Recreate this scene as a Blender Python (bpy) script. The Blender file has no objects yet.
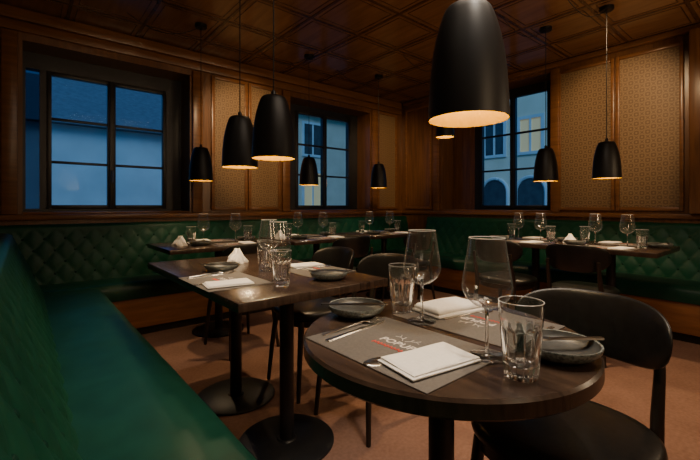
import bpy, bmesh, math, random
from mathutils import Vector, Matrix, noise
random.seed(7)
PI = math.pi
COL = bpy.context.scene.collection
R = math.radians

# ------------------------------------------------------------------ materials
def newmat(name):
    m = bpy.data.materials.new(name); m.use_nodes = True
    nt = m.node_tree; b = nt.nodes['Principled BSDF']
    return m, nt, b

def noisy(name, c1, c2, rough=0.5, scale=8, metal=0.0, bump=0.0, stretch=(1,1,1), detail=5, dist=0.0, lo=0.3, hi=0.7, spec=0.5, coat=0.0):
    m, nt, b = newmat(name)
    tc = nt.nodes.new('ShaderNodeTexCoord'); mp = nt.nodes.new('ShaderNodeMapping')
    mp.inputs['Scale'].default_value = stretch
    nz = nt.nodes.new('ShaderNodeTexNoise'); nz.inputs['Scale'].default_value = scale
    nz.inputs['Detail'].default_value = detail; nz.inputs['Distortion'].default_value = dist
    rp = nt.nodes.new('ShaderNodeValToRGB')
    rp.color_ramp.elements[0].position = lo; rp.color_ramp.elements[0].color = (*c1, 1)
    rp.color_ramp.elements[1].position = hi; rp.color_ramp.elements[1].color = (*c2, 1)
    L = nt.links.new
    L(tc.outputs['Object'], mp.inputs['Vector']); L(mp.outputs['Vector'], nz.inputs['Vector'])
    L(nz.outputs['Fac'], rp.inputs['Fac']); L(rp.outputs['Color'], b.inputs['Base Color'])
    b.inputs['Roughness'].default_value = rough; b.inputs['Metallic'].default_value = metal
    b.inputs['Specular IOR Level'].default_value = spec
    b.inputs['Coat Weight'].default_value = coat
    if bump:
        bp = nt.nodes.new('ShaderNodeBump'); bp.inputs['Strength'].default_value = bump; bp.inputs['Distance'].default_value = 0.004
        L(nz.outputs['Fac'], bp.inputs['Height']); L(bp.outputs['Normal'], b.inputs['Normal'])
    return m

def wallpaper_mat():
    m, nt, b = newmat('wallpaper'); L = nt.links.new
    tc = nt.nodes.new('ShaderNodeTexCoord')
    sp = nt.nodes.new('ShaderNodeSeparateXYZ'); L(tc.outputs['Object'], sp.inputs[0])
    ad = nt.nodes.new('ShaderNodeMath'); ad.operation = 'ADD'; L(sp.outputs['X'], ad.inputs[0]); L(sp.outputs['Y'], ad.inputs[1])
    cb = nt.nodes.new('ShaderNodeCombineXYZ'); L(ad.outputs[0], cb.inputs['X']); L(sp.outputs['Z'], cb.inputs['Y'])
    mp = nt.nodes.new('ShaderNodeMapping'); mp.inputs['Rotation'].default_value = (0, 0, PI/4); L(cb.outputs[0], mp.inputs['Vector'])
    v = nt.nodes.new('ShaderNodeTexVoronoi'); v.voronoi_dimensions = '2D'; v.inputs['Scale'].default_value = 16; v.inputs['Randomness'].default_value = 0.0
    w = nt.nodes.new('ShaderNodeTexVoronoi'); w.voronoi_dimensions = '2D'; w.inputs['Scale'].default_value = 48; w.inputs['Randomness'].default_value = 0.0
    L(mp.outputs[0], v.inputs['Vector']); L(mp.outputs[0], w.inputs['Vector'])
    mx = nt.nodes.new('ShaderNodeMath'); mx.operation = 'MULTIPLY_ADD'; mx.inputs[1].default_value = 0.25
    rp = nt.nodes.new('ShaderNodeValToRGB'); e = rp.color_ramp.elements
    A = (0.255, 0.162, 0.078, 1); B = (0.138, 0.081, 0.037, 1)
    e[0].position = 0.20; e[0].color = A
    e[1].position = 0.28; e[1].color = B
    x = e.new(0.42); x.color = B
    x = e.new(0.48); x.color = A
    x = e.new(0.60); x.color = (0.225, 0.142, 0.068, 1)
    x = e.new(0.68); x.color = B
    L(w.outputs['Distance'], mx.inputs[0]); L(v.outputs['Distance'], mx.inputs[2])
    L(mx.outputs[0], rp.inputs['Fac']); L(rp.outputs['Color'], b.inputs['Base Color'])
    b.inputs['Roughness'].default_value = 0.55
    return m

def carpet_mat():
    m, nt, b = newmat('carpet'); L = nt.links.new
    tc = nt.nodes.new('ShaderNodeTexCoord')
    mp = nt.nodes.new('ShaderNodeMapping'); mp.inputs['Rotation'].default_value = (0, 0, PI/4); L(tc.outputs['Object'], mp.inputs['Vector'])
    v = nt.nodes.new('ShaderNodeTexVoronoi'); v.voronoi_dimensions = '2D'; v.distance = 'CHEBYCHEV'; v.inputs['Scale'].default_value = 4; v.inputs['Randomness'].default_value = 0.0
    L(mp.outputs[0], v.inputs['Vector'])
    n = nt.nodes.new('ShaderNodeTexNoise'); n.inputs['Scale'].default_value = 60; n.inputs['Detail'].default_value = 6; L(tc.outputs['Object'], n.inputs['Vector'])
    ma = nt.nodes.new('ShaderNodeMath'); ma.operation = 'MULTIPLY_ADD'; ma.inputs[1].default_value = 0.4
    L(v.outputs['Distance'], ma.inputs[0]); L(n.outputs['Fac'], ma.inputs[2])
    rp = nt.nodes.new('ShaderNodeValToRGB'); e = rp.color_ramp.elements
    e[0].position = 0.35; e[0].color = (0.215, 0.118, 0.085, 1); e[1].position = 0.95; e[1].color = (0.31, 0.178, 0.132, 1)
    L(ma.outputs[0], rp.inputs['Fac']); L(rp.outputs['Color'], b.inputs['Base Color'])
    b.inputs['Roughness'].default_value = 0.95; b.inputs['Specular IOR Level'].default_value = 0.1
    return m

def glass_thin(name, base=0.04, edge=0.4, power=4.0, tint=(0.98, 0.98, 0.98), painted_glint=0.0, rough=0.04):
    """thin sheet of glass: clear face on, more mirror-like (and paler, as painted glints) towards its edges"""
    m, nt, b = newmat(name); nt.nodes.remove(b); L = nt.links.new
    out = nt.nodes['Material Output']
    tr = nt.nodes.new('ShaderNodeBsdfTransparent'); tr.inputs['Color'].default_value = (*tint, 1)
    gl = nt.nodes.new('ShaderNodeBsdfGlossy'); gl.inputs['Roughness'].default_value = rough
    lw = nt.nodes.new('ShaderNodeLayerWeight'); lw.inputs['Blend'].default_value = 0.5
    pw = nt.nodes.new('ShaderNodeMath'); pw.operation = 'POWER'; pw.inputs[1].default_value = power
    ma = nt.nodes.new('ShaderNodeMath'); ma.operation = 'MULTIPLY_ADD'; ma.inputs[1].default_value = edge; ma.inputs[2].default_value = base
    nz = nt.nodes.new('ShaderNodeTexNoise'); nz.inputs['Scale'].default_value = 3
    bp = nt.nodes.new('ShaderNodeBump'); bp.inputs['Strength'].default_value = 0.01
    L(nz.outputs['Fac'], bp.inputs['Height']); L(bp.outputs['Normal'], gl.inputs['Normal'])
    df = nt.nodes.new('ShaderNodeBsdfTranslucent'); df.inputs['Color'].default_value = (0.85, 0.88, 0.9, 1)
    d2 = nt.nodes.new('ShaderNodeBsdfDiffuse'); d2.inputs['Color'].default_value = (0.85, 0.88, 0.9, 1)
    md = nt.nodes.new('ShaderNodeMixShader'); md.inputs['Fac'].default_value = 0.5; L(df.outputs[0], md.inputs[1]); L(d2.outputs[0], md.inputs[2])
    mh = nt.nodes.new('ShaderNodeMixShader'); mh.inputs['Fac'].default_value = painted_glint; L(gl.outputs[0], mh.inputs[1]); L(md.outputs[0], mh.inputs[2])  # pale diffuse share paints caught light onto the glass
    mx = nt.nodes.new('ShaderNodeMixShader')
    L(lw.outputs['Facing'], pw.inputs[0]); L(pw.outputs[0], ma.inputs[0])
    L(ma.outputs[0], mx.inputs['Fac']); L(tr.outputs[0], mx.inputs[1]); L(mh.outputs[0], mx.inputs[2])
    L(mx.outputs[0], out.inputs['Surface'])
    return m

def glass_solid(name):
    m, nt, b = newmat(name)
    b.inputs['Base Color'].default_value = (0.99, 1.0, 1.0, 1)
    b.inputs['Transmission Weight'].default_value = 0.99
    b.inputs['Roughness'].default_value = 0.005
    b.inputs['IOR'].default_value = 1.5
    return m

def emit(name, c, s):
    m, nt, b = newmat(name)
    b.inputs['Base Color'].default_value = (*c, 1)
    b.inputs['Emission Color'].default_value = (*c, 1); b.inputs['Emission Strength'].default_value = s
    return m

M = {}
M['wood_v'] = noisy('wall wood', (0.095, 0.040, 0.014), (0.19, 0.082, 0.029), 0.31, 6, stretch=(5, 5, 0.35), dist=0.6, detail=6)
M['wood_h'] = noisy('rail wood', (0.13, 0.056, 0.020), (0.225, 0.098, 0.035), 0.3, 6, stretch=(0.5, 0.5, 6), dist=0.5)
M['wood_ceiling'] = noisy('ceiling wood', (0.17, 0.082, 0.036), (0.245, 0.120, 0.053), 0.15, 5, stretch=(4, 0.5, 1), dist=0.5)
M['wood_batten'] = noisy('ceiling batten wood', (0.07, 0.033, 0.015), (0.10, 0.048, 0.022), 0.22, 6, stretch=(2, 2, 1))
M['bench_wood'] = noisy('bench wood', (0.2, 0.078, 0.028), (0.33, 0.138, 0.05), 0.38, 5, stretch=(0.6, 1, 5), dist=0.5)
M['wallpaper'] = wallpaper_mat()
M['carpet'] = carpet_mat()
M['leather'] = noisy('green leather', (0.004, 0.038, 0.023), (0.006, 0.050, 0.031), 0.40, 14, bump=0.04, detail=4, spec=0.3)
M['leather_back'] = noisy('green tufted leather', (0.004, 0.044, 0.025), (0.006, 0.058, 0.033), 0.42, 14, bump=0.04, detail=4, spec=0.2)
M['button'] = noisy('green leather button', (0.002, 0.026, 0.016), (0.003, 0.032, 0.020), 0.6, 30, spec=0.15)
M['black_leather'] = noisy('black leather', (0.006, 0.0055, 0.0053), (0.011, 0.010, 0.0095), 0.34, 60, bump=0.08, spec=0.45)
M['black_wood'] = noisy('black stained wood', (0.010, 0.007, 0.005), (0.018, 0.012, 0.009), 0.4, 20, stretch=(1, 1, 0.2))
M['table'] = noisy('dark walnut tabletop', (0.016, 0.010, 0.008), (0.075, 0.047, 0.033), 0.25, 7, stretch=(7, 0.7, 1), dist=1.0, detail=8, lo=0.25, hi=0.8, spec=0.45)
M['iron'] = noisy('black powder coated iron', (0.008, 0.008, 0.009), (0.013, 0.013, 0.014), 0.42, 90, spec=0.4, bump=0.03)
M['lamp_black'] = noisy('matte black lamp', (0.0035, 0.0035, 0.004), (0.005, 0.005, 0.0055), 0.45, 40, spec=0.3)
M['gold'] = noisy('gold lining', (0.12, 0.060, 0.0002), (0.145, 0.073, 0.0003), 0.5, 30, metal=0.0, spec=0.02)
M['bulb'] = emit('bulb', (1.0, 0.72, 0.38), 8)
M['frame'] = noisy('window frame dark paint', (0.014, 0.015, 0.018), (0.022, 0.023, 0.027), 0.4, 15)
M['pane'] = glass_thin('window pane', 0.0008, 0.04, 4, rough=0.01)
M['reflection_pane'] = glass_thin('tinted reflection pane', 0.002, 0.04, 4, tint=(0.4, 0.43, 0.47), rough=0.01)
M['wine_glass'] = glass_thin('wine glass', 0.06, 0.9, 4.6, tint=(1, 1, 1), painted_glint=0.12, rough=0.03)
M['glass_rim'] = glass_thin('glass rim', 0.65, 0.35, 2.0, painted_glint=0.6, rough=0.1)  # mostly pale diffuse, a painted highlight along the rim
M['glass'] = glass_solid('tumbler glass')
M['steel'] = noisy('brushed steel', (0.6, 0.58, 0.55), (0.75, 0.73, 0.7), 0.25, 40, metal=1.0)
M['dark_steel'] = noisy('dark steel', (0.10, 0.09, 0.08), (0.15, 0.135, 0.12), 0.28, 40, metal=0.9)
M['napkin'] = noisy('white linen', (0.76, 0.74, 0.71), (0.84, 0.82, 0.79), 0.85, 120, bump=0.12, spec=0.2)
M['mat'] = noisy('taupe placemat', (0.108, 0.098, 0.091), (0.14, 0.128, 0.12), 0.75, 160, bump=0.08, spec=0.3)
M['print_white'] = noisy('white print', (0.62, 0.57, 0.53), (0.72, 0.67, 0.63), 0.7, 50)
M['print_red'] = noisy('red print', (0.6, 0.05, 0.03), (0.7, 0.08, 0.05), 0.7, 50)
M['stone'] = noisy('dark stoneware', (0.03, 0.032, 0.033), (0.06, 0.063, 0.064), 0.4, 45)
M['stone_rim'] = noisy('grey speckled stoneware', (0.07, 0.08, 0.078), (0.2, 0.22, 0.21), 0.32, 160, lo=0.4, hi=0.55)
M['facade_pale'] = noisy('pale render facade', (0.56, 0.61, 0.63), (0.70, 0.74, 0.76), 0.9, 1.5)
M['facade_warm'] = noisy('cream render facade', (0.80, 0.66, 0.48), (0.9, 0.76, 0.58), 0.9, 1.5)
M['facade_mid'] = noisy('beige render facade', (0.62, 0.52, 0.40), (0.72, 0.61, 0.48), 0.9, 2)
M['roof'] = noisy('slate roof', (0.10, 0.13, 0.16), (0.16, 0.19, 0.22), 0.8, 8)
M['dark_glass'] = noisy('dark window glass', (0.03, 0.04, 0.055), (0.06, 0.075, 0.09), 0.2, 3)
M['lit_glass'] = emit('lit window glass', (1.0, 0.72, 0.35), 0.13)
M['ground'] = noisy('street', (0.06, 0.06, 0.065), (0.1, 0.1, 0.105), 0.9, 2)
M['plaster'] = noisy('back room plaster', (0.22, 0.13, 0.075), (0.28, 0.165, 0.095), 0.8, 4)

# ------------------------------------------------------------------ geometry helpers
def merge(bm, tmp):
    me = bpy.data.meshes.new('tmp'); tmp.to_mesh(me); tmp.free()
    bm.from_mesh(me); bpy.data.meshes.remove(me)

def box(bm, x0, x1, y0, y1, z0, z1, bev=0.0, seg=2, mat=None):
    t = bmesh.new(); bmesh.ops.create_cube(t, size=1)
    for v in t.verts:
        v.co = Vector(((x0+x1)/2 + v.co.x*(x1-x0), (y0+y1)/2 + v.co.y*(y1-y0), (z0+z1)/2 + v.co.z*(z1-z0)))
    if bev:
        bmesh.ops.bevel(t, geom=list(t.edges), offset=bev, segments=seg, profile=0.5, affect='EDGES')
    if mat is not None: bmesh.ops.transform(t, matrix=mat, verts=t.verts)
    merge(bm, t)

def lathe(bm, prof, seg=32, cx=0, cy=0, mod=None):
    rings = []
    for r, z in prof:
        if r < 1e-6: rings.append([bm.verts.new((cx, cy, z))])
        else:
            ring = []
            for i in range(seg):
                a = 2*PI*i/seg; rr = r*(mod(a, z) if mod else 1)
                ring.append(bm.verts.new((cx+rr*math.cos(a), cy+rr*math.sin(a), z)))
            rings.append(ring)
    for A, B in zip(rings, rings[1:]):
        for i in range(seg):
            j = (i+1) % seg
            if len(A) == 1 and len(B) == 1: continue
            if len(A) == 1: bm.faces.new((A[0], B[j], B[i]))
            elif len(B) == 1: bm.faces.new((A[i], A[j], B[0]))
            else: bm.faces.new((A[i], A[j], B[j], B[i]))

def tube(bm, pts, rad, seg=12):
    pts = [Vector(p) for p in pts]; n = len(pts)
    rads = rad if isinstance(rad, (list, tuple)) else [rad]*n
    rings = []
    up = Vector((0.137, 0.91, 0.39))
    for i, p in enumerate(pts):
        d = (pts[min(i+1, n-1)] - pts[max(i-1, 0)]).normalized()
        a = d.cross(up)
        if a.length < 0.05: a = d.cross(Vector((1, 0, 0)))
        a.normalize(); b = d.cross(a)
        rings.append([bm.verts.new(p + (a*math.cos(2*PI*k/seg) + b*math.sin(2*PI*k/seg))*rads[i]) for k in range(seg)])
    for A, B in zip(rings, rings[1:]):
        for k in range(seg):
            j = (k+1) % seg; bm.faces.new((A[k], A[j], B[j], B[k]))
    bm.faces.new(list(reversed(rings[0]))); bm.faces.new(rings[-1])

def strip(bm, pts, y=0.0, t=0.002):
    # pts: (x, half width, z[, y offset])
    prev = None
    for p in pts:
        x, w, z = p[:3]; yo = y + (p[3] if len(p) > 3 else 0)
        q = [bm.verts.new(c) for c in ((x, yo-w, z), (x, yo+w, z), (x, yo+w*0.8, z+t), (x, yo-w*0.8, z+t))]
        if prev:
            for k in range(4):
                j = (k+1) % 4; bm.faces.new((prev[k], prev[j], q[j], q[k]))
        else: bm.faces.new(q[::-1])
        prev = q
    bm.faces.new(prev)

def obj(name, bm, mat, parent=None, smooth=True, loc=None, angle=38):
    bmesh.ops.recalc_face_normals(bm, faces=bm.faces)
    me = bpy.data.meshes.new(name); bm.to_mesh(me); bm.free()
    me.materials.append(M[mat] if isinstance(mat, str) else mat)
    if smooth:
        me.polygons.foreach_set('use_smooth', [True]*len(me.polygons))
        me.set_sharp_from_angle(angle=R(angle))
    o = bpy.data.objects.new(name, me); COL.objects.link(o)
    if parent: o.parent = parent
    if loc: o.location = loc
    return o

def tag(o, label, cat, group=None):
    o['label'] = label; o['category'] = cat
    if group: o['group'] = group
    return o

def thing(name, label, cat, loc=(0, 0, 0), rz=0, group=None):
    o = bpy.data.objects.new(name, None); COL.objects.link(o)
    o.empty_display_size = 0.05
    o.location = loc; o.rotation_euler = (0, 0, rz)
    return tag(o, label, cat, group)

def struct(name, bm=None, mat=None, parent=None, smooth=False):
    if bm is None:
        o = bpy.data.objects.new(name, None); COL.objects.link(o)
    else: o = obj(name, bm, mat, parent, smooth)
    o['kind'] = 'structure'
    return o

def dup(root, loc, rz, label):
    r = root.copy(); COL.objects.link(r); r.location = loc; r.rotation_euler = (0, 0, rz); r['label'] = label
    for ch in list(root.children):
        c = ch.copy(); COL.objects.link(c); c.parent = r
        for g in list(ch.children):
            d = g.copy(); COL.objects.link(d); d.parent = c
    return r

class Proto:
    """first call places the prototype itself, later calls copy it"""
    def __init__(self, root): self.root = root; self.used = False
    def put(self, loc, rz, label):
        if not self.used:
            self.used = True; o = self.root
            o.location = loc; o.rotation_euler = (0, 0, rz); o['label'] = label
            return o
        return dup(self.root, loc, rz, label)

# ------------------------------------------------------------------ camera (level, 20 mm, lens shift)
TH = R(40.1); EYE = 1.07
cam = bpy.data.cameras.new('camera'); co = bpy.data.objects.new('camera', cam); COL.objects.link(co)
co.location = (0, 0, EYE); co.rotation_euler = (PI/2, 0, -TH)
cam.lens = 20.0; cam.sensor_width = 36; cam.shift_y = -24/700; cam.clip_start = 0.02
bpy.context.scene.camera = co

# ------------------------------------------------------------------ room shell
X0, X1, Y0, Y1, ZC = -0.95, 4.5, -1.7, 4.1, 2.65
TW = 0.45
bm = bmesh.new(); box(bm, X0-TW, X1+TW, Y0-0.2, Y1+TW, -0.12, 0.0); struct('floor', bm, 'carpet')

bm = bmesh.new(); box(bm, X0-TW, X1+TW, Y0-0.2, Y1+TW, ZC, ZC+0.2)
ceil = struct('ceiling', bm, 'wood_ceiling')
bm = bmesh.new(); pitch = 0.52
x = X0 + 0.2
while x < X1:
    box(bm, x-0.012, x+0.012, Y0, Y1, ZC-0.006, ZC-0.0005); x += pitch
y = Y0 + 0.24
while y < Y1:
    box(bm, X0, X1, y-0.012, y+0.012, ZC-0.0057, ZC-0.0005); y += pitch
x = X0 + 0.2
while x < X1 - 0.3:
    y = Y0 + 0.24
    while y < Y1 - 0.3:
        a, b, c, d = x+0.045, min(x+pitch-0.045, X1-0.03), y+0.045, min(y+pitch-0.045, Y1-0.03)
        for q in ((a, b, c, c+0.006), (a, b, d-0.006, d), (a, a+0.006, c+0.006, d-0.006), (b-0.006, b, c+0.006, d-0.006)):
            box(bm, *q, ZC-0.004, ZC-0.0005)
        y += pitch
    x += pitch
obj('ceiling_batten_grid', bm, 'wood_batten', ceil, smooth=False)

OPB = [(0.0, 1.31, 1.0, 2.41), (2.5, 3.83, 1.0, 2.41)]       # openings in the back wall (x0,x1,z0,z1)
bm = bmesh.new()
xs = [X0-TW, 0.0, 1.31, 2.5, 3.83, X1]
for i in (0, 2, 4): box(bm, xs[i], xs[i+1], Y1, Y1+TW, 0, ZC)
for a, b, z0, z1 in OPB:
    box(bm, a, b, Y1, Y1+TW, 0, z0); box(bm, a, b, Y1, Y1+TW, z1, ZC)
wb = struct('wall_back', bm, 'wood_v')
bm = bmesh.new()
box(bm, X1, X1+TW, Y0-0.2, 1.87, 0, ZC); box(bm, X1, X1+TW, 3.36, Y1+TW, 0, ZC)
box(bm, X1, X1+TW, 1.87, 3.36, 0, 1.0); box(bm, X1, X1+TW, 1.87, 3.36, 2.56, ZC)
wr = struct('wall_right', bm, 'wood_v')
bm = bmesh.new(); box(bm, X0-TW, X0, Y0-0.2, Y1, 0, ZC); struct('wall_left', bm, 'wood_v')
bm = bmesh.new(); box(bm, X0, X1, Y0-0.2, Y0, 0, ZC); struct('wall_front', bm, 'plaster')

# wallpaper panels with wooden mouldings, children of the walls
def panel_back(a, b, z0=1.06, z1=2.42):
    bm = bmesh.new(); box(bm, a, b, Y1-0.012, Y1-0.001, z0, z1); obj('wallpaper_panel', bm, 'wallpaper', wb, smooth=False)
    bm = bmesh.new()
    for q in ((a-0.035, a, z0-0.035, z1+0.035), (b, b+0.035, z0-0.035, z1+0.035), (a, b, z0-0.035, z0), (a, b, z1, z1+0.035)):
        box(bm, q[0], q[1], Y1-0.028, Y1-0.001, q[2], q[3], 0.006)
    obj('panel_moulding', bm, 'wood_h', wb)
def panel_right(a, b, z0=1.06, z1=2.5, paper=True):
    bm = bmesh.new(); box(bm, X1-0.012, X1-0.001, a, b, z0, z1); obj('wallpaper_panel' if paper else 'wood_panel', bm, 'wallpaper' if paper else 'wood_v', wr, smooth=False)
    bm = bmesh.new()
    for q in ((a-0.03, a, z0-0.035, z1+0.035), (b, b+0.03, z0-0.035, z1+0.035), (a, b, z0-0.035, z0), (a, b, z1, z1+0.035)):
        box(bm, X1-0.028, X1-0.001, q[0], q[1], q[2], q[3], 0.006)
    obj('panel_moulding', bm, 'wood_h', wr)
panel_back(1.56, 1.90); panel_back(1.98, 2.32); panel_back(4.0, 4.34)
panel_right(1.29, 1.76); panel_right(0.76, 1.215); panel_right(3.55, 3.98, paper=False); panel_right(-0.4, 0.4)

# trims: rail above the benches, header under the ceiling, pilasters
bm = bmesh.new(); box(bm, X0, X1-0.04, Y1-0.045, Y1, 0.955, 1.0, 0.008); struct('trim_1', bm, 'wood_h', smooth=True)
bm = bmesh.new(); box(bm, X1-0.045, X1, Y0, Y1-0.001, 0.955, 1.0, 0.008); struct('trim_2', bm, 'wood_h', smooth=True)
bm = bmesh.new(); box(bm, X0, X1-0.06, Y1-0.06, Y1, 2.55, ZC-0.007, 0.01); box(bm, X0, X1-0.03, Y1-0.03, Y1, 2.47, 2.55, 0.008); struct('trim_3', bm, 'wood_h', smooth=True)
bm = bmesh.new(); box(bm, X1-0.05, X1, Y0, Y1-0.061, 2.59, ZC-0.007, 0.01); struct('trim_4', bm, 'wood_h', smooth=True)
bm = bmesh.new(); box(bm, X1-0.14, X1, 0.5, 0.68, 1.002, 2.58, 0.012); struct('trim_5', bm, 'wood_v', smooth=True)
k = 6
for a in (-0.13, 1.33, 2.38, 3.85):
    bm = bmesh.new(); box(bm, a, a+0.10, Y1-0.035, Y1, 1.003, 2.46, 0.008); struct('trim_%d' % k, bm, 'wood_h', smooth=True); k += 1
for a in (1.775, 3.38):
    bm = bmesh.new(); box(bm, X1-0.035, X1, a, a+0.09, 1.003, 2.58, 0.008); struct('trim_%d' % k, bm, 'wood_h', smooth=True); k += 1

# windows: built along local x, glass plane at local y=0, outside +y
def window(n, w, h, jl, jr, jt, loc, rz, side=False, board=0.0):
    """w,h opening size; jl/jr/jt width of the jambs left, right, top; board = wooden board filling the left of the niche"""
    root = struct('window_%d' % n); root.location = loc; root.rotation_euler = (0, 0, rz)
    bm = bmesh.new()
    if side:
        box(bm, 0, .02, -0.04, 0.05, 0, h); box(bm, .115, jl, -0.04, 0.05, 0, h); box(bm, .02, .115, -0.04, 0.05, 0, .045); box(bm, .02, .115, -0.04, 0.05, h-jt, h)
    else: box(bm, board, jl, -0.04, 0.05, 0, h)
    box(bm, w-jr, w, -0.04, 0.05, 0, h)
    box(bm, jl, w-jr, -0.04, 0.05, h-jt, h); box(bm, jl, w-jr, -0.04, 0.05, 0, 0.045)
    obj('window_frame', bm, 'frame', root, smooth=False)
    if board:
        bm = bmesh.new(); box(bm, 0, board, -0.05, 0.05, 0, h); box(bm, .05, board-.05, -.062, -.05, .1, h-.1, .004); obj('side_board', bm, 'wood_v', root, smooth=False)
    if side:
        bm = bmesh.new(); box(bm, .02, .115, -.01, -.006, .045, h-jt); obj('reflection_pane', bm, 'reflection_pane', root, smooth=False)  # added pane, stands in for a blue reflection on the reveal
    bm = bmesh.new(); box(bm, 0.002, w-0.002, -0.33, -0.041, 0.0, 0.02, 0.004); obj('window_sill', bm, 'wood_h', root)
    a, b = jl, w-jr; mid = (a+b)/2; z0, z1 = 0.045, h-jt
    bm = bmesh.new(); box(bm, mid-.022, mid+.022, -.075, -.058, z0, z1, .004); obj('centre_post', bm, 'frame', root)
    for (p, q) in ((a, mid), (mid, b)):
        bm = bmesh.new(); s = 0.034
        box(bm, p, p+s, -0.06, 0.0, z0, z1, 0.003); box(bm, q-s, q, -0.06, 0.0, z0, z1, 0.003)
        box(bm, p+s, q-s, -0.06, 0.0, z0, z0+s, 0.003); box(bm, p+s, q-s, -0.06, 0.0, z1-s, z1, 0.003)
        cs = obj('casement', bm, 'frame', root)
        bm = bmesh.new(); box(bm, p+s, q-s, -0.03, -0.026, z0+s, z1-s); obj('pane', bm, 'pane', cs, smooth=False)
        for f in (1/3, 2/3):
            zz = z0 + s + (z1-z0-2*s)*f
            bm = bmesh.new(); box(bm, p+s, q-s, -0.048, -0.012, zz-0.011, zz+0.011, 0.002); obj('glazing_bar', bm, 'frame', cs)
    bm = bmesh.new(); tube(bm, [(mid, -0.076, (z0+z1)/2-0.25), (mid, -0.095, (z0+z1)/2-0.25), (mid, -0.10, (z0+z1)/2-0.36)], 0.008, 8)
    obj('window_handle', bm, 'dark_steel', root)
    return root
window(1, 1.31, 1.41, 0.165, 0.155, 0.14, (0.0, 4.42, 1.0), 0, side=True)
window(2, 1.33, 1.41, 0.25, 0.15, 0.08, (2.5, 4.42, 1.0), 0)
window(3, 1.49, 1.56, 0.45, 0.12, 0.08, (4.82, 3.36, 1.0), -PI/2, board=0.36)

# ------------------------------------------------------------------ outside
bm = bmesh.new(); box(bm, -30, 40, -20, 50, -0.4, -0.2); g = struct('ground', bm, 'ground')
def building(label, x0, x1, y0, y1, h, mat, ridge, wins, lit=(), arches=()):
    t = thing('building', label, 'building', (0, 0, -0.2))
    bm = bmesh.new(); box(bm, x0, x1, y0, y1, 0, h); obj('facade', bm, mat, t, smooth=False)
    bm = bmesh.new()
    v = [bm.verts.new(c) for c in ((x0-.3, y0-.3, h), (x1+.3, y0-.3, h), (x1+.3, y1+.3, h), (x0-.3, y1+.3, h), ((x0+x1)/2 if ridge == 'y' else x0-.3, y0-.3 if ridge == 'y' else (y0+y1)/2, h+1.8), ((x0+x1)/2 if ridge == 'y' else x1+.3, y1+.3 if ridge == 'y' else (y0+y1)/2, h+1.8))]
    if ridge == 'y':
        fs = ((0, 1, 4), (2, 3, 5), (1, 2, 5, 4), (3, 0, 4, 5), (3, 2, 1, 0))
    else:
        fs = ((0, 1, 5, 4), (2, 3, 4, 5), (1, 2, 5), (3, 0, 4), (3, 2, 1, 0))
    for f in fs: bm.faces.new([v[i] for i in f])
    obj('roof', bm, 'roof', t, smooth=False)
    for i, (side, u, z, w, hh) in enumerate(wins):
        bm = bmesh.new(); fb = bmesh.new()
        if side == 'y':
            box(bm, u, u+w, y0-0.02, y0+0.01, z, z+hh)
            for q in ((u-.1, u, z-.1, z+hh+.1), (u+w, u+w+.1, z-.1, z+hh+.1), (u, u+w, z-.1, z), (u, u+w, z+hh, z+hh+.1), (u+w/2-.03, u+w/2+.03, z, z+hh)): box(fb, q[0], q[1], y0-.06, y0+.01, q[2], q[3])
        else:
            box(bm, x0-0.02, x0+0.01, u, u+w, z, z+hh)
            for q in ((u-.1, u, z-.1, z+hh+.1), (u+w, u+w+.1, z-.1, z+hh+.1), (u, u+w, z-.1, z), (u, u+w, z+hh, z+hh+.1), (u+w/2-.03, u+w/2+.03, z, z+hh)): box(fb, x0-.06, x0+.01, q[0], q[1], q[2], q[3])
        f = obj('window', fb, 'facade_pale', t, smooth=False)
        obj('window_glass', bm, 'lit_glass' if i in lit else 'dark_glass', f, smooth=False)
    for (u, w, zs) in arches:       # round-headed ground floor openings on the x0 side
        bm = bmesh.new(); r = w/2
        pts = [(u, 0.0), (u+w, 0.0)] + [(u+r+r*math.cos(a), zs+r*math.sin(a)) for a in [PI*k/14 for k in range(15)]]
        fr = [bm.verts.new((x0-.025, p, z)) for p, z in pts]; bk = [bm.verts.new((x0+.01, p, z)) for p, z in pts]
        bm.faces.new(fr); bm.faces.new(bk[::-1]); n = len(pts)
        for k in range(n): bm.faces.new((fr[k], bk[k], bk[(k+1) % n], fr[(k+1) % n]))
        o = obj('arched_opening', bm, 'dark_glass', t, smooth=False)
        bm = bmesh.new(); tube(bm, [(x0-.03, u, 0), (x0-.03, u, zs)] + [(x0-.03, u+r-r*math.cos(a), zs+r*math.sin(a)) for a in [PI*k/14 for k in range(1, 14)]] + [(x0-.03, u+w, zs), (x0-.03, u+w, 0)], .06, 6)
        obj('arch_surround', bm, 'facade_pale', o)
    return t
building('pale rendered house with a slate roof seen through the large left window', -6, 4.3, 12, 17, 3.3, 'facade_pale', 'x', [('y', -3.5, 1.2, 1.0, 1.4)])
building('beige house with framed windows seen through the middle window', 6.2, 12.2, 14, 20, 5.2, 'facade_mid', 'y', [('y', 7.3, 1.2, .9, 1.5), ('y', 9.2, 1.2, .9, 1.5), ('y', 7.3, 3.5, .9, 1.3), ('y', 9.2, 3.5, .9, 1.3)], lit=(1,))
building('tall cream town house with arched openings seen through the right window', 13, 19, 1.0, 10.5, 7.5, 'facade_warm', 'x', [('x', yy, zz, .7, 1.1) for zz in (3.1, 5.3) for yy in (1.8, 3.1, 4.4, 5.7, 7.0, 8.3)], lit=(3,), arches=[(1.6, 1.0, 1.75), (2.95, 1.0, 1.75), (4.25, 1.0, 1.75), (5.55, 1.0, 1.75), (6.85, 1.0, 1.75), (8.15, 1.0, 1.75)])

# ------------------------------------------------------------------ benches
def smooth01(x):
    x = max(0, min(1, x)); return x*x*(3-2*x)

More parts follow.
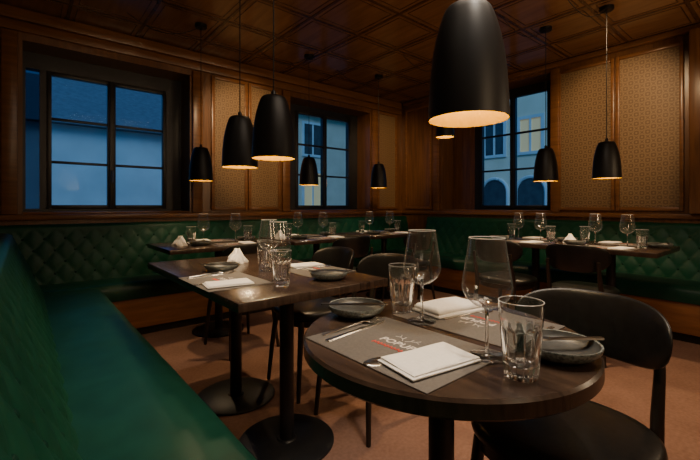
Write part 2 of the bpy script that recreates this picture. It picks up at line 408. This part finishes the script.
def bench(label, loc, rz, s0, s1, nseat, recline, H=0.42, P_=0.12, Q_=0.165, AMP=0.0085):
    """local x along the bench from s0 to s1, seat front at y=0, back at y=+"""
    b0, b1 = s0, s1
    t = thing('banquette', label, 'bench', loc, rz, 'green leather wall benches')
    bm = bmesh.new(); box(bm, s0, s1, 0.06, 0.30, 0, 0.07); obj('plinth', bm, 'black_wood', t, smooth=False)
    bm = bmesh.new(); box(bm, s0, s1, 0.02, 0.36, 0.07, 0.315, 0.004); obj('base', bm, 'bench_wood', t)
    # seat cushions: soft slabs with a gentle crown
    L = (s1-s0)/nseat
    for i in range(nseat):
        bm = bmesh.new()
        a, b = s0+i*L+0.0015, s0+(i+1)*L-0.0015
        nx, ny = int(60*max(1, L)), 14
        top = []
        for ix in range(nx+1):
            row = []
            for iy in range(ny+1):
                fx, fy = ix/nx, iy/ny
                ex = min(fx, 1-fx)*L; ey = min(fy, 1.0)*0.40
                rx = min(1, ex/0.03); ry = min(1, ey/0.05)
                drop = 0.012*(1-math.sqrt(max(0, 1-(1-rx)**2))) + 0.045*(1-math.sqrt(max(0, 1-(1-ry)**2)))
                crown = 0.012*math.sin(PI*fy) + 0.006*noise.noise(Vector((a+fx*L, fy*0.4, i))*4.5)
                row.append(bm.verts.new((a+fx*(b-a), fy*0.40, 0.445+crown-drop)))
            top.append(row)
        for ix in range(nx):
            for iy in range(ny):
                bm.faces.new((top[ix][iy], top[ix+1][iy], top[ix+1][iy+1], top[ix][iy+1]))
        bot = [[bm.verts.new((a+(b-a)*(ix/nx), y, 0.316)) for y in (0.004, 0.40)] for ix in range(nx+1)]
        for ix in range(nx):
            bm.faces.new((bot[ix][0], bot[ix+1][0], top[ix+1][0], top[ix][0]))
            bm.faces.new((bot[ix][1], top[ix][ny], top[ix+1][ny], bot[ix+1][1]))
            bm.faces.new((bot[ix][0], bot[ix][1], bot[ix+1][1], bot[ix+1][0]))
        for ix in (0, nx):
            bm.faces.new([bot[ix][0]] + top[ix] + [bot[ix][1]])
        obj('seat_cushion', bm, 'leather', t, angle=60)
    # tufted backrest
    z0 = 0.435
    prof = []
    NV = 42
    yt = 0.365+recline
    for i in range(NV+1):
        v = H*i/NV; prof.append((0.365 + recline*(v/H), z0+v, v, 1.0))
    for i in range(1, 9):
        a = PI*i/8; prof.append((yt+0.040-0.040*math.cos(a), z0+H+0.030*math.sin(a), H, 0.0))
    prof.append((yt+0.083, 0.0, H, 0.0))
    nx = int((b1-b0)/0.012)
    bm = bmesh.new(); grid = []
    def disp(u, v):
        a = u/P_ + v/Q_; b = u/P_ - v/Q_
        f = (abs(math.sin(PI*a)*math.sin(PI*b)))**0.4
        edge = smooth01((H-v)/0.05)
        return AMP*(f*edge + 0.8*(1-edge))
    for ix in range(nx+1):
        u = b0 + (b1-b0)*ix/nx
        row = []
        for (y, z, v, w) in prof:
            d = disp(u, v) if w else AMP*0.8*max(0, (yt+0.04-y)/0.04)
            row.append(bm.verts.new((u, y-d, z)))
        grid.append(row)
    for ix in range(nx):
        for k in range(len(prof)-1):
            bm.faces.new((grid[ix][k], grid[ix+1][k], grid[ix+1][k+1], grid[ix][k+1]))
    for ix in (0, nx):
        bm.faces.new(grid[ix])
    back = obj('backrest', bm, 'leather_back', t, angle=70)
    bme = None
    for j in range(1, 5):
        v = j*Q_/2
        if v > H-0.03: continue
        off = 0 if j % 2 == 0 else P_/2
        i = math.ceil((b0+0.05-off)/P_)
        while off+i*P_ < b1-0.05:
            u = off+i*P_; i += 1
            y = 0.365+recline*(v/H)
            if bme is None:
                bmm = bmesh.new(); lathe(bmm, [(0.0, 0.0055), (0.005, 0.005), (0.0085, 0.003), (0.0095, 0)], 10)
                bmesh.ops.rotate(bmm, verts=bmm.verts, cent=(0, 0, 0), matrix=Matrix.Rotation(PI/2, 3, 'X'))
                o = obj('button', bmm, 'button', back); bme = o.data
            else:
                o = bpy.data.objects.new('button', bme); COL.objects.link(o); o.parent = back
            o.location = (u, y-0.002, z0+v)
            o.rotation_euler = (-math.atan(recline/H), 0, 0)
    return t
bench('green leather bench running along the left foreground, tufted back nearest the camera', (0.472, 0, 0), PI/2, -0.9, 3.525, 1, 0.165, P_=0.15, Q_=0.20, AMP=0.013)
bench('green tufted leather bench along the back wall under the two windows', (0, 3.53, 0), 0, -0.15, 4.495, 1, 0.105, 0.455, P_=0.135, Q_=0.185, AMP=0.0095)
bench('green tufted leather bench along the right wall behind the right-hand table', (3.935, 0, 0), -PI/2, -3.525, 0.9, 1, 0.105, 0.455, P_=0.135, Q_=0.185, AMP=0.0095)

# ------------------------------------------------------------------ tables
def base(parent, x, y, r=0.215):
    bm = bmesh.new(); lathe(bm, [(0, 0), (r-0.004, 0), (r, 0.003), (r, 0.009), (r-0.006, 0.013), (0.045, 0.016), (0.04, 0.022), (0, 0.022)], 48, x, y)
    obj('base_plate', bm, 'iron', parent)
    bm = bmesh.new(); lathe(bm, [(0, 0.018), (0.032, 0.018), (0.032, 0.70), (0, 0.70)], 24, x, y); obj('column', bm, 'iron', parent)
    bm = bmesh.new(); box(bm, x-0.16, x+0.16, y-0.022, y+0.022, 0.700, 0.7155, 0.003); box(bm, x-0.022, x+0.022, y-0.16, y+0.16, 0.699, 0.7150, 0.003)
    obj('top_bracket', bm, 'iron', parent)

def rect_table(label, cx, cy, sx, sy, bases):
    t = thing('dining_table', label, 'table', (cx, cy, 0), 0, 'rectangular dining tables')
    bm = bmesh.new(); box(bm, -sx/2, sx/2, -sy/2, sy/2, 0.716, 0.75, 0.004); obj('tabletop', bm, 'table', t)
    for (x, y) in bases: base(t, x, y)
    return t
RT = (0.812, 0.605); RR = 0.347
t = thing('round_table', 'round dark wooden pedestal table in the foreground', 'table', (*RT, 0))
bm = bmesh.new(); lathe(bm, [(0, 0.712), (RR-0.006, 0.712), (RR, 0.718), (RR, 0.744), (RR-0.005, 0.75), (0, 0.75)], 128); obj('tabletop', bm, 'table', t)
base(t, 0, 0)
rect_table('rectangular dark wooden table beside the left bench, behind the round table', 0.89, 1.81, 0.70, 1.20, [(0.03, -0.27), (0.03, 0.28)])
rect_table('dark wooden table below the large left window', 1.30, 3.31, 0.98, 0.66, [(0, 0)])
rect_table('dark wooden table below the middle window', 2.33, 3.31, 0.94, 0.66, [(0, 0)])
rect_table('dark wooden table in the far corner between the two benches', 3.32, 3.31, 0.92, 0.66, [(0, 0)])
rect_table('dark wooden table in front of the right-hand bench', 3.62, 1.34, 0.70, 1.34, [(0, -0.30), (0, 0.30)])

# ------------------------------------------------------------------ chairs (back at local +x, facing -x)
def make_chair():
    t = thing('dining_chair', '', 'chair', group='black upholstered dining chairs')
    def sup(a, rx, ry, n=2.7):
        c, s = math.cos(a), math.sin(a)
        return (rx*abs(c)**(2/n)*(1 if c >= 0 else -1), ry*abs(s)**(2/n)*(1 if s >= 0 else -1))
    def loft(prof, rx, ry):
        bm = bmesh.new(); N = 48; rings = []
        for k, z in prof:
            if k == 0: rings.append([bm.verts.new((0, 0, z))]); continue
            rings.append([bm.verts.new((*sup(2*PI*i/N, rx*k, ry*k), z)) for i in range(N)])
        for A, B in zip(rings, rings[1:]):
            for i in range(N):
                j = (i+1) % N
                if len(A) == 1: bm.faces.new((A[0], B[i], B[j]))
                elif len(B) == 1: bm.faces.new((A[i], A[j], B[0]))
                else: bm.faces.new((A[i], A[j], B[j], B[i]))
        return bm
    obj('seat', loft([(0, .43), (.93, .43), (.985, .438), (1, .45), (.985, .464), (.93, .475), (.8, .482), (.5, .487), (0, .488)], .215, .22), 'black_leather', t)
    obj('seat_frame', loft([(0, .392), (.90, .392), (.92, .396), (.92, .4295), (0, .4295)], .215, .22), 'black_wood', t)
    for s in (-1, 1):
        bm = bmesh.new(); tube(bm, [(-.195, s*.185, 0), (-.18, s*.172, .2), (-.155, s*.15, .425)], [.011, .014, .018], 14); obj('leg', bm, 'black_wood', t)
        bm = bmesh.new(); tube(bm, [(.235, s*.195, 0), (.205, s*.178, .22), (.188, s*.165, .41), (.195, s*.165, .5), (.225, s*.163, .60), (.238, s*.160, .69)], [.011, .014, .017, .016, .014, .012], 14); obj('leg', bm, 'black_wood', t)
    bm = bmesh.new(); NA, NC = 44, 24; rings = []
    for i in range(NA+1):
        f = -1+2*i/NA; a = f*R(56)
        hh = 0.096*max(0.02, (1-abs(f)**3.0))**(1/2.3); th = 0.011*max(0.05, (1-abs(f)**8))**0.5
        ring = []
        for k in range(NC):
            p = 2*PI*k/NC; c, s = math.cos(p), math.sin(p)
            zz = hh*abs(c)**0.55*(1 if c >= 0 else -1); rad = th*abs(s)**0.8*(1 if s >= 0 else -1)
            Rr = 0.262 + rad + zz*0.12
            ring.append(bm.verts.new((-.015+Rr*math.cos(a), Rr*math.sin(a)*0.96, .706+zz)))
        rings.append(ring)
    for A, B in zip(rings, rings[1:]):
        for k in range(NC):
            j = (k+1) % NC; bm.faces.new((A[k], A[j], B[j], B[k]))
    bm.faces.new(rings[0]); bm.faces.new(rings[-1][::-1])
    obj('backrest', bm, 'black_leather', t, angle=60)
    return t
CH = Proto(make_chair())
CH.put((1.13, 0.442, 0), R(-2), 'black leather chair with rounded back at the round foreground table')
CH.put((1.36, 1.47, 0), R(4), 'black chair on the aisle side of the table by the left bench, nearer one')
CH.put((1.35, 1.97, 0), R(-3), 'black chair on the aisle side of the table by the left bench, farther one')
CH.put((1.28, 2.84, 0), -PI/2+R(4), 'black chair with its back to the room at the table below the large left window')
CH.put((2.30, 2.84, 0), -PI/2-R(3), 'black chair with its back to the room at the table below the middle window')
CH.put((3.20, 2.84, 0), -PI/2+R(2), 'black chair with its back to the room at the far corner table')
CH.put((3.17, 1.09, 0), PI+R(3), 'black chair at the near end of the right-hand table, back to the aisle')
CH.put((3.17, 1.68, 0), PI-R(2), 'black chair at the far end of the right-hand table, back to the aisle')

# ------------------------------------------------------------------ pendant lamps (origin at shade bottom)
ZL = 1.29
def make_lamp():
    t = thing('pendant_lamp', '', 'lamp', group='black pendant lamps')
    q = 0.965
    out = [(.100, 0), (.0993, .03), (.0975, .07), (.0940, .12), (.0885, .17), (.0805, .215), (.0715, .25), (.0635, .275), (.0575, .289), (.0515, .2965), (.044, .299), (0, .3)]
    out = [(r, z*q) for r, z in out]
    bm = bmesh.new(); lathe(bm, out, 56); obj('lamp_shade', bm, 'lamp_black', t, angle=60)
    inn = [(.100, 0), (.0985, .0005)] + [(max(r-.0025, 0), z-.0025) for r, z in out[1:-1]] + [(0, .2972*q)]
    bm = bmesh.new(); lathe(bm, inn, 56); obj('shade_lining', bm, 'gold', t, angle=60)['label'] = 'golden inner lining'
    bm = bmesh.new(); lathe(bm, [(.0, .285), (.02, .285), (.02, .20), (.016, .195), (0, .195)], 20); obj('socket', bm, 'lamp_black', t)
    bm = bmesh.new(); lathe(bm, [(.012, .196), (.014, .185), (.024, .165), (.029, .145), (.027, .128), (.016, .114), (0, .110)], 24); obj('bulb', bm, 'bulb', t)
    bm = bmesh.new(); lathe(bm, [(0, .288), (.011, .288), (.011, .310), (.006, .318), (0, .318)], 16); obj('cap', bm, 'lamp_black', t)
    bm = bmesh.new(); tube(bm, [(0, 0, .315), (0, 0, ZC-ZL-.027)], .0032, 8); obj('cord', bm, 'lamp_black', t)
    bm = bmesh.new(); lathe(bm, [(0, ZC-.030), (.045, ZC-.030), (.05, ZC-.026), (.05, ZC-.0005), (0, ZC-.0005)], 28); obj('ceiling_rose', bm, 'lamp_black', t).location.z = -ZL
    # slack cable swagged along the ceiling from the rose to a hook
    bm = bmesh.new(); n = 16
    tube(bm, [(-.55*k/n, .12*k/n, ZC-.022-.11*math.sin(PI*k/n)) for k in range(n+1)], .003, 8)
    obj('swag_cable', bm, 'lamp_black', t).location.z = -ZL
    return t
LP = Proto(make_lamp())
EL = 13.0
def plight(x, y, e, z=ZL):
    l = bpy.data.lights.new('bulb_light', 'POINT'); l.energy = e; l.color = (1.0, 0.73, 0.41); l.shadow_soft_size = 0.022
    o = bpy.data.objects.new('bulb_light', l); COL.objects.link(o); o.location = (x, y, z+0.075)
for x, y, lab in (
    (0.872, 0.567, 'large black pendant lamp with gold lining above the round foreground table'),
    (0.893, 1.612, 'black pendant lamp above the near half of the table by the left bench'),
    (0.948, 2.100, 'black pendant lamp above the far half of the table by the left bench'),
    (1.190, 3.43, 'black pendant lamp hanging before the right edge of the large left window'),
    (2.30, 3.40, 'small black pendant lamp hanging before the middle window'),
    (3.30, 3.38, 'small black pendant lamp hanging above the far corner table'),
    (3.55, 1.05, 'black pendant lamp above the near end of the right-hand table'),
    (3.55, 1.52, 'black pendant lamp above the far end of the right-hand table, before the window edge')):
    LP.put((x, y, ZL), 0, lab); plight(x, y, EL if y > 1 else 10.0)
# one lamp hangs on a shorter cord
ZH = 1.83
hi = LP.put((3.57, 2.61, ZH), 0, 'black pendant lamp on a short cord, half hidden behind the large front lamp')
for c in hi.children:
    if c.name.startswith('cord'):
        bm = bmesh.new(); tube(bm, [(0, 0, .315), (0, 0, ZC-ZH-.027)], .0032, 8)
        me = bpy.data.meshes.new('cord'); bm.to_mesh(me); bm.free(); me.materials.append(M['lamp_black']); c.data = me
    if c.name.startswith('ceiling_rose') or c.name.startswith('swag_cable'): c.location.z = -ZH
plight(3.57, 2.61, EL, ZH)

# ------------------------------------------------------------------ tableware prototypes (origin at their base)
def make_wine():
    t = thing('wine_glass', '', 'wine glass', group='stemmed wine glasses on the tables')
    bm = bmesh.new()
    o = [(.0045, .100), (.012, .102), (.028, .109), (.043, .123), (.0505, .138), (.0520, .147), (.0508, .158), (.0475, .180), (.0430, .207), (.0392, .232), (.0368, .250)]
    i = [(.0360, .250), (.0384, .232), (.0422, .207), (.0467, .180), (.0500, .158), (.0512, .147), (.0497, .1385), (.0422, .124), (.0272, .1103), (.011, .1035), (0, .1028)]
    lathe(bm, [(0, .1005)] + o + i, 56); bw = obj('bowl', bm, 'wine_glass', t, angle=80)
    bm = bmesh.new()
    N = 48; K = 8; rr = .0364
    ring = [[bm.verts.new(((rr+.0009*math.cos(2*PI*q/K))*math.cos(2*PI*p/N), (rr+.0009*math.cos(2*PI*q/K))*math.sin(2*PI*p/N), .2502+.0009*math.sin(2*PI*q/K))) for q in range(K)] for p in range(N)]
    for p in range(N):
        for q in range(K): bm.faces.new((ring[p][q], ring[(p+1) % N][q], ring[(p+1) % N][(q+1) % K], ring[p][(q+1) % K]))
    obj('rim', bm, 'glass_rim', bw)
    bm = bmesh.new(); lathe(bm, [(0, .004), (.0065, .0045), (.0045, .012), (.0036, .03), (.0036, .08), (.0045, .096), (.007, .1005), (0, .1012)], 20); obj('stem', bm, 'glass', t)
    bm = bmesh.new(); lathe(bm, [(0, 0), (.036, 0), (.0385, .0012), (.036, .0022), (.015, .0042), (.0055, .006), (0, .006)], 48); obj('foot', bm, 'glass', t)
    return t
def make_tumbler():
    t = thing('water_tumbler', '', 'tumbler', group='clear water tumblers on the tables')
    bm = bmesh.new()
    o = [(0, 0), (.025, 0), (.0285, .003), (.030, .02), (.0325, .05), (.0352, .088), (.0365, .096), (.0385, .101), (.0395, .122), (.0402, .142)]
    i = [(.0388, .1425), (.0380, .122), (.0370, .101), (.0325, .09), (.0295, .05), (.0275, .032), (.025, .025), (.014, .022), (0, .0215)]
    seg = 96; prof = o+i; no = len(o)
    rings = []
    for idx, (r, z) in enumerate(prof):
        if r == 0: rings.append([bm.verts.new((0, 0, z))]); continue
        ring = []
        for kk in range(seg):
            a = 2*PI*kk/seg
            f = 1.0
            if idx < no and 0.002 < z < 0.09: f = 0.965+.095*abs(math.sin(6*a))**.6
            ring.append(bm.verts.new((r*f*math.cos(a), r*f*math.sin(a), z)))
        rings.append(ring)
    for A, B in zip(rings, rings[1:]):
        for kk in range(seg):
            j = (kk+1) % seg
            if len(A) == 1: bm.faces.new((A[0], B[j], B[kk]))
            elif len(B) == 1: bm.faces.new((A[kk], A[j], B[0]))
            else: bm.faces.new((A[kk], A[j], B[j], B[kk]))
    bd = obj('body', bm, 'glass', t, angle=30)
    bm = bmesh.new()
    N = 56; K = 8; rr = .0395
    ring = [[bm.verts.new(((rr+.0009*math.cos(2*PI*q/K))*math.cos(2*PI*p/N), (rr+.0009*math.cos(2*PI*q/K))*math.sin(2*PI*p/N), .1423+.0009*math.sin(2*PI*q/K))) for q in range(K)] for p in range(N)]
    for p in range(N):
        for q in range(K): bm.faces.new((ring[p][q], ring[(p+1) % N][q], ring[(p+1) % N][(q+1) % K], ring[p][(q+1) % K]))
    obj('rim', bm, 'glass_rim', bd)
    return t
def make_plate():
    t = thing('side_plate', '', 'plate', group='dark stoneware side plates')
    bm = bmesh.new(); lathe(bm, [(0, .0), (.047, .0), (.053, .003), (.072, .012), (.0805, .022), (.083, .030), (.0822, .0325), (.0785, .0315)], 56); obj('outer_body', bm, 'stone_rim', t, angle=60)
    bm = bmesh.new(); lathe(bm, [(.0785, .0315), (.075, .023), (.066, .0145), (.05, .010), (.02, .009), (0, .009)], 56); obj('inner_glaze', bm, 'stone', t, angle=60)
    return t
def make_text(body, size):
    cu = bpy.data.curves.new('txt', 'FONT'); cu.body = body; cu.size = size; cu.align_x = 'CENTER'; cu.align_y = 'CENTER'; cu.extrude = 0.0002; cu.offset = size*0.012; cu.space_character = 1.05
    o = bpy.data.objects.new('txt', cu); COL.objects.link(o)
    bpy.context.view_layer.update()
    me = bpy.data.meshes.new_from_object(o.evaluated_get(bpy.context.evaluated_depsgraph_get()))
    bpy.data.objects.remove(o); return me
def make_mat():
    t = thing('placemat', '', 'placemat', group='taupe printed placemats')
    bm = bmesh.new(); box(bm, -.136, .136, -.185, .185, 0, .0022, .0006); obj('sheet', bm, 'mat', t)
    me = make_text('POPUP', .032); me.materials.clear(); me.materials.append(M['print_white'])
    o = bpy.data.objects.new('printed_word', me); COL.objects.link(o); o.parent = t
    o.location = (.002, .012, .0024); o.rotation_euler = (0, 0, -PI/2); o['label'] = 'white printed word'
    bm = bmesh.new()
    for k in range(9):   # red hand-written line under the word
        yy = .060-k*.0105; tube(bm, [(-.034+(k % 2)*.003, yy, .0026), (-.022, yy-.003, .0026), (-.031, yy-.0075, .0026)], .0014, 6)
    obj('red_scribble', bm, 'print_red', t)['label'] = 'red hand-written line'
    bm = bmesh.new()     # white line drawing of a flourish
    for s in (-1, 1):
        tube(bm, [(.024, .012+s*.004, .0024), (.034, .012+s*.012, .0024), (.040, .012+s*.024, .0024), (.052, .012+s*.030, .0024)], .0007, 6)
        tube(bm, [(.034, .012+s*.012, .0024), (.048, .012+s*.012, .0024)], .0007, 6); tube(bm, [(.040, .012+s*.024, .0024), (.036, .012+s*.036, .0024)], .0007, 6)
    obj('line_drawing', bm, 'print_white', t)['label'] = 'white branching line drawing'
    return t
def napkin_layer(z0, th, sx, sy, ox, oy, ph):
    bm = bmesh.new(); nx, ny = 28, 18; top = []
    for i in range(nx+1):
        row = []
        for j in range(ny+1):
            fx, fy = i/nx, j/ny
            e = min(min(fx, 1-fx)*sx, min(fy, 1-fy)*sy); r = min(1, e/(th*.9))
            z = z0 + th*(.4+.6*math.sqrt(max(0, 1-(1-r)**2))) + min(.0018, th*.25)*(1+math.sin(fx*7+ph)*math.sin(fy*5+ph*2))
            row.append(bm.verts.new((ox+(fx-.5)*sx, oy+(fy-.5)*sy, z)))
        top.append(row)
    for i in range(nx):
        for j in range(ny): bm.faces.new((top[i][j], top[i+1][j], top[i+1][j+1], top[i][j+1]))
    edge = [top[i][0] for i in range(nx+1)] + [top[nx][j] for j in range(1, ny+1)] + [top[i][ny] for i in range(nx-1, -1, -1)] + [top[0][j] for j in range(ny-1, 0, -1)]
    low = [bm.verts.new((v.co.x, v.co.y, z0)) for v in edge]
    n = len(edge)
    for k in range(n): bm.faces.new((edge[k], low[k], low[(k+1) % n], edge[(k+1) % n]))
    bm.faces.new(low)
    return bm
def make_napkin():
    t = thing('napkin', '', 'napkin', group='folded white napkins')
    obj('lower_fold', napkin_layer(.003, .0034, .180, .110, 0, 0, .3), 'napkin', t, angle=70)
    obj('upper_fold', napkin_layer(.0074, .0034, .174, .104, .003, .001, 1.7), 'napkin', t, angle=70)
    return t
def make_thick_napkin():
    t = thing('napkin', '', 'napkin', group='folded white napkins')
    obj('lower_fold', napkin_layer(.003, .008, .188, .114, 0, 0, .3), 'napkin', t, angle=70)
    obj('upper_fold', napkin_layer(.0130, .012, .176, .104, .004, .002, 1.7), 'napkin', t, angle=70)
    return t
def cutlery(kind):
    bm = bmesh.new(); T = .0018
    h = [(-.10, .0035, .002), (-.098, .0062, .002), (-.09, .0072, .002), (-.05, .0055, .004), (0, .0036, .007), (.035, .003, .0085)]
    if kind == 'fork':
        strip(bm, h+[(.042, .004, .008), (.05, .010, .006), (.06, .0122, .0035), (.066, .0122, .003)], 0, T)
        for k in range(4):
            yy = -.0096+k*.0064; strip(bm, [(.065, .0024, .003, yy), (.085, .002, .004, yy), (.106, .0009, .0075, yy)], 0, T)
    elif kind == 'spoon':
        strip(bm, [(-.10, .0035, 0), (-.098, .0062, 0), (-.09, .0072, 0), (-.05, .0055, .0004), (0, .0036, .0008), (.03, .0035, .0008), (.04, .009, .0006), (.052, .0165, .0002), (.065, .0205, 0), (.08, .0195, 0), (.092, .014, .0002), (.10, .005, .0006)], 0, .0016)
    elif kind == 'knife':
        strip(bm, [(-.11, .004, 0), (-.107, .0075, 0), (-.06, .0068, 0), (.0, .0055, 0), (.01, .0075, 0), (.06, .0095, 0), (.095, .0085, 0), (.112, .003, 0)], 0, .0026)
    elif kind == 'butter':
        strip(bm, [(-.100, .004, 0), (-.097, .0075, 0), (-.03, .0065, 0), (.01, .005, 0), (.02, .0095, 0), (.06, .0105, 0), (.093, .003, 0)], 0, .0034)
    return bm
def single(name, bm, mat, cat, group):
    o = obj(name, bm, mat); tag(o, '', cat, group); return o
def bundle_napkin():
    """napkin loosely crumpled and folded into a small heap with a few points"""
    bm = bmesh.new(); N, K = 60, 16; rings = []
    for k in range(K):
        f = k/(K-1)
        ring = []
        for i in range(N):
            a = 2*PI*i/N
            n1 = noise.noise(Vector((math.cos(a)*1.6, math.sin(a)*1.6, f*1.5)))
            n2 = abs(noise.noise(Vector((math.cos(a)*3.2+7, math.sin(a)*3.2, f*2.5))))
            r = (.052*(1-f**1.6*.8) + .004)*(1+.35*n1+.35*n2)
            z = .070*f*(1+.35*math.sin(3*a+1)*f*.6) - .012*n2*f
            ring.append(bm.verts.new((r*math.cos(a), r*.8*math.sin(a), max(0, z))))
        rings.append(ring)
    for A, B in zip(rings, rings[1:]):
        for i in range(N):
            j = (i+1) % N; bm.faces.new((A[i], A[j], B[j], B[i]))
    bm.faces.new(rings[0][::-1]); bm.faces.new(rings[-1])
    return bm
WG, TU, PL, MT, NK = Proto(make_wine()), Proto(make_tumbler()), Proto(make_plate()), Proto(make_mat()), Proto(make_napkin())
FN = Proto(single('folded_napkin', bundle_napkin(), 'napkin', 'napkin', 'crumpled white napkins standing on the tables'))
FK = Proto(single('fork', cutlery('fork'), 'steel', 'fork', 'steel forks on the tables'))
KN = Proto(single('table_knife', cutlery('knife'), 'steel', 'knife', 'steel table knives on the tables'))
SN = Proto(single('spoon', cutlery('spoon'), 'steel', 'spoon', 'steel spoons on the tables'))
BK = Proto(single('butter_knife', cutlery('butter'), 'dark_steel', 'butter knife', 'dark butter knives on the side plates'))

ZT = 0.7502
def setting(cx, cy, rz, place, sp=0.0, thick=False):
    """two facing covers; local -x is the bench side"""
    ca, sa = math.cos(rz), math.sin(rz)
    def W(x, y, z=0): return (cx+x*ca-y*sa, cy+x*sa+y*ca, ZT+z)
    for s, side in ((-1, 'bench side'), (1, 'chair side')):
        ro = rz if s < 0 else rz+PI
        def Q(x, y, z=0): return W(x-sp, y, z) if s < 0 else W(-x+sp, -y, z)
        on = '%s of %s' % (side, place)
        MT.put(Q(-.152, 0), ro, 'taupe printed placemat on the ' + on)
        SN.put(Q(-.190, -.044, .0024), ro+PI-R(9), 'steel spoon at the napkin edge, ' + on)
        if thick and s > 0:
            Proto(make_thick_napkin()).put(Q(-.176, -.105, .0024), ro+R(-9), 'thickly folded white linen napkin on the ' + on)
        else:
            NK.put(Q(-.180, -.105, .0024), ro+R(-9), 'folded white linen napkin on the ' + on)
        FK.put(Q(-.150, .172, .0008), ro+R(2), 'steel fork on the ' + on)
        KN.put(Q(-.158, .142, .0024), ro+R(7), 'steel knife beside the fork, ' + on)
        PL.put(Q(-.062, .256), ro, 'dark stoneware side plate on the ' + on)
        BK.put(Q(-.070, .251, .0328), ro+R(-40), 'dark butter knife on side plate, ' + on)
        if s < 0:
            WG.put(W(-.060, -.162, .0023), 0, 'tall clear wine glass on the ' + on)
            TU.put(W(-.098, -.254, 0), R(10), 'clear ribbed water tumbler on the ' + on)
        else:
            WG.put(W(.031, .088, .0023), 0, 'tall clear wine glass on the ' + on)
            TU.put(W(.062, .190, 0), R(25), 'clear ribbed water tumbler on the ' + on)
setting(RT[0], RT[1], 0, 'the round foreground table', thick=True)
setting(0.89, 1.62, 0, 'the table by the left bench', 0.075)
setting(1.36, 3.33, -PI/2, 'the table below the large left window', 0.05)
setting(2.32, 3.33, -PI/2, 'the table below the middle window', 0.05)
setting(3.32, 3.33, -PI/2, 'the far corner table', 0.05)
setting(3.62, 1.01, PI, "the right-hand table's near end", 0.06)
setting(3.62, 1.67, PI, "the right-hand table's far end", 0.06)
FN.put((0.93, 2.09, ZT), 0.3, 'crumpled white napkin on the table by the left bench')
FN.put((0.97, 3.27, ZT), 0.1, 'crumpled white napkin on the table below the large left window')
FN.put((1.925, 3.34, ZT), 0.5, 'crumpled white napkin on the table below the middle window')
FN.put((3.615, 1.345, ZT), 0.8, 'crumpled white napkin in the middle of the right-hand table')

# ------------------------------------------------------------------ light
w = bpy.data.worlds.new('dusk'); bpy.context.scene.world = w; w.use_nodes = True
nt = w.node_tree; bg = nt.nodes['Background']
tc = nt.nodes.new('ShaderNodeTexCoord'); sep = nt.nodes.new('ShaderNodeSeparateXYZ'); rp = nt.nodes.new('ShaderNodeValToRGB')
rp.color_ramp.elements[0].position = 0.0; rp.color_ramp.elements[0].color = (0.02, 0.24, 0.58, 1)
rp.color_ramp.elements[1].position = 0.5; rp.color_ramp.elements[1].color = (0.006, 0.115, 0.41, 1)
nt.links.new(tc.outputs['Generated'], sep.inputs[0]); nt.links.new(sep.outputs['Z'], rp.inputs['Fac']); nt.links.new(rp.outputs['Color'], bg.inputs['Color'])
bg.inputs['Strength'].default_value = 1.0
s = bpy.data.lights.new('dusk_glow', 'SUN'); s.energy = 1.2; s.color = (0.36, 0.70, 1.0); s.angle = R(30)
so = bpy.data.objects.new('dusk_glow', s); COL.objects.link(so); so.rotation_euler = Vector((0.55, 0.6, -0.55)).to_track_quat('-Z', 'Y').to_euler()

def spot(p, tgt, e, ang=60, blend=0.8, col=(1.0, 0.66, 0.35), rad=0.04):
    l = bpy.data.lights.new('downlight_or_fill', 'SPOT'); l.energy = e; l.color = col; l.spot_size = R(ang); l.spot_blend = blend; l.shadow_soft_size = rad
    o = bpy.data.objects.new('downlight_or_fill', l); COL.objects.link(o); o.location = p
    o.rotation_euler = (Vector(tgt)-Vector(p)).to_track_quat('-Z', 'Y').to_euler()
spot((1.5, 2.55, 2.58), (1.95, 4.1, 1.85), 120, 48)
spot((2.2, 2.0, 2.58), (4.2, 4.1, 1.7), 160, 34)
spot((3.1, 0.9, 2.58), (4.5, 1.25, 1.9), 78, 58)
spot((2.6, 1.3, 2.58), (2.6, 1.3, 0), 130, 80)
spot((1.6, 2.4, 2.58), (1.6, 2.4, 0), 90, 80)
spot((0.9, 0.2, 2.58), (0.8, 0.5, 0.7), 66, 60, col=(1.0, 0.87, 0.72))
spot((0.4, 1.8, 2.58), (0.3, 2.0, 0.4), 50, 62, col=(1.0, 0.82, 0.60))
spot((0.3, 0.6, 2.58), (0.25, 0.9, 0.4), 38, 62, col=(1.0, 0.82, 0.60))
# added fill spots out of view, aimed up to brighten the wooden ceiling
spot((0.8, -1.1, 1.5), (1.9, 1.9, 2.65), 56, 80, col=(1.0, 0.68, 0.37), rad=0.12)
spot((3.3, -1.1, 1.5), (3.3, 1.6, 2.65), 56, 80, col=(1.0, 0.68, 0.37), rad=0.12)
a = bpy.data.lights.new('overhead_fill', 'AREA'); a.energy = 20; a.color = (1.0, 0.80, 0.6); a.shape = 'RECTANGLE'; a.size = 1.2; a.size_y = 0.9  # added soft fill overhead, out of view, no fitting there
ao = bpy.data.objects.new('overhead_fill', a); COL.objects.link(ao); ao.location = (1.2, 0.5, 2.6)
for p, e in (((0.7, -1.0, 1.65), 17), ((2.9, -0.9, 1.65), 26)):  # added point fills out of view, raising the ambient light
    l = bpy.data.lights.new('ambient_fill', 'POINT'); l.energy = e; l.color = (1.0, 0.74, 0.46); l.shadow_soft_size = 0.2
    o = bpy.data.objects.new('ambient_fill', l); COL.objects.link(o); o.location = p
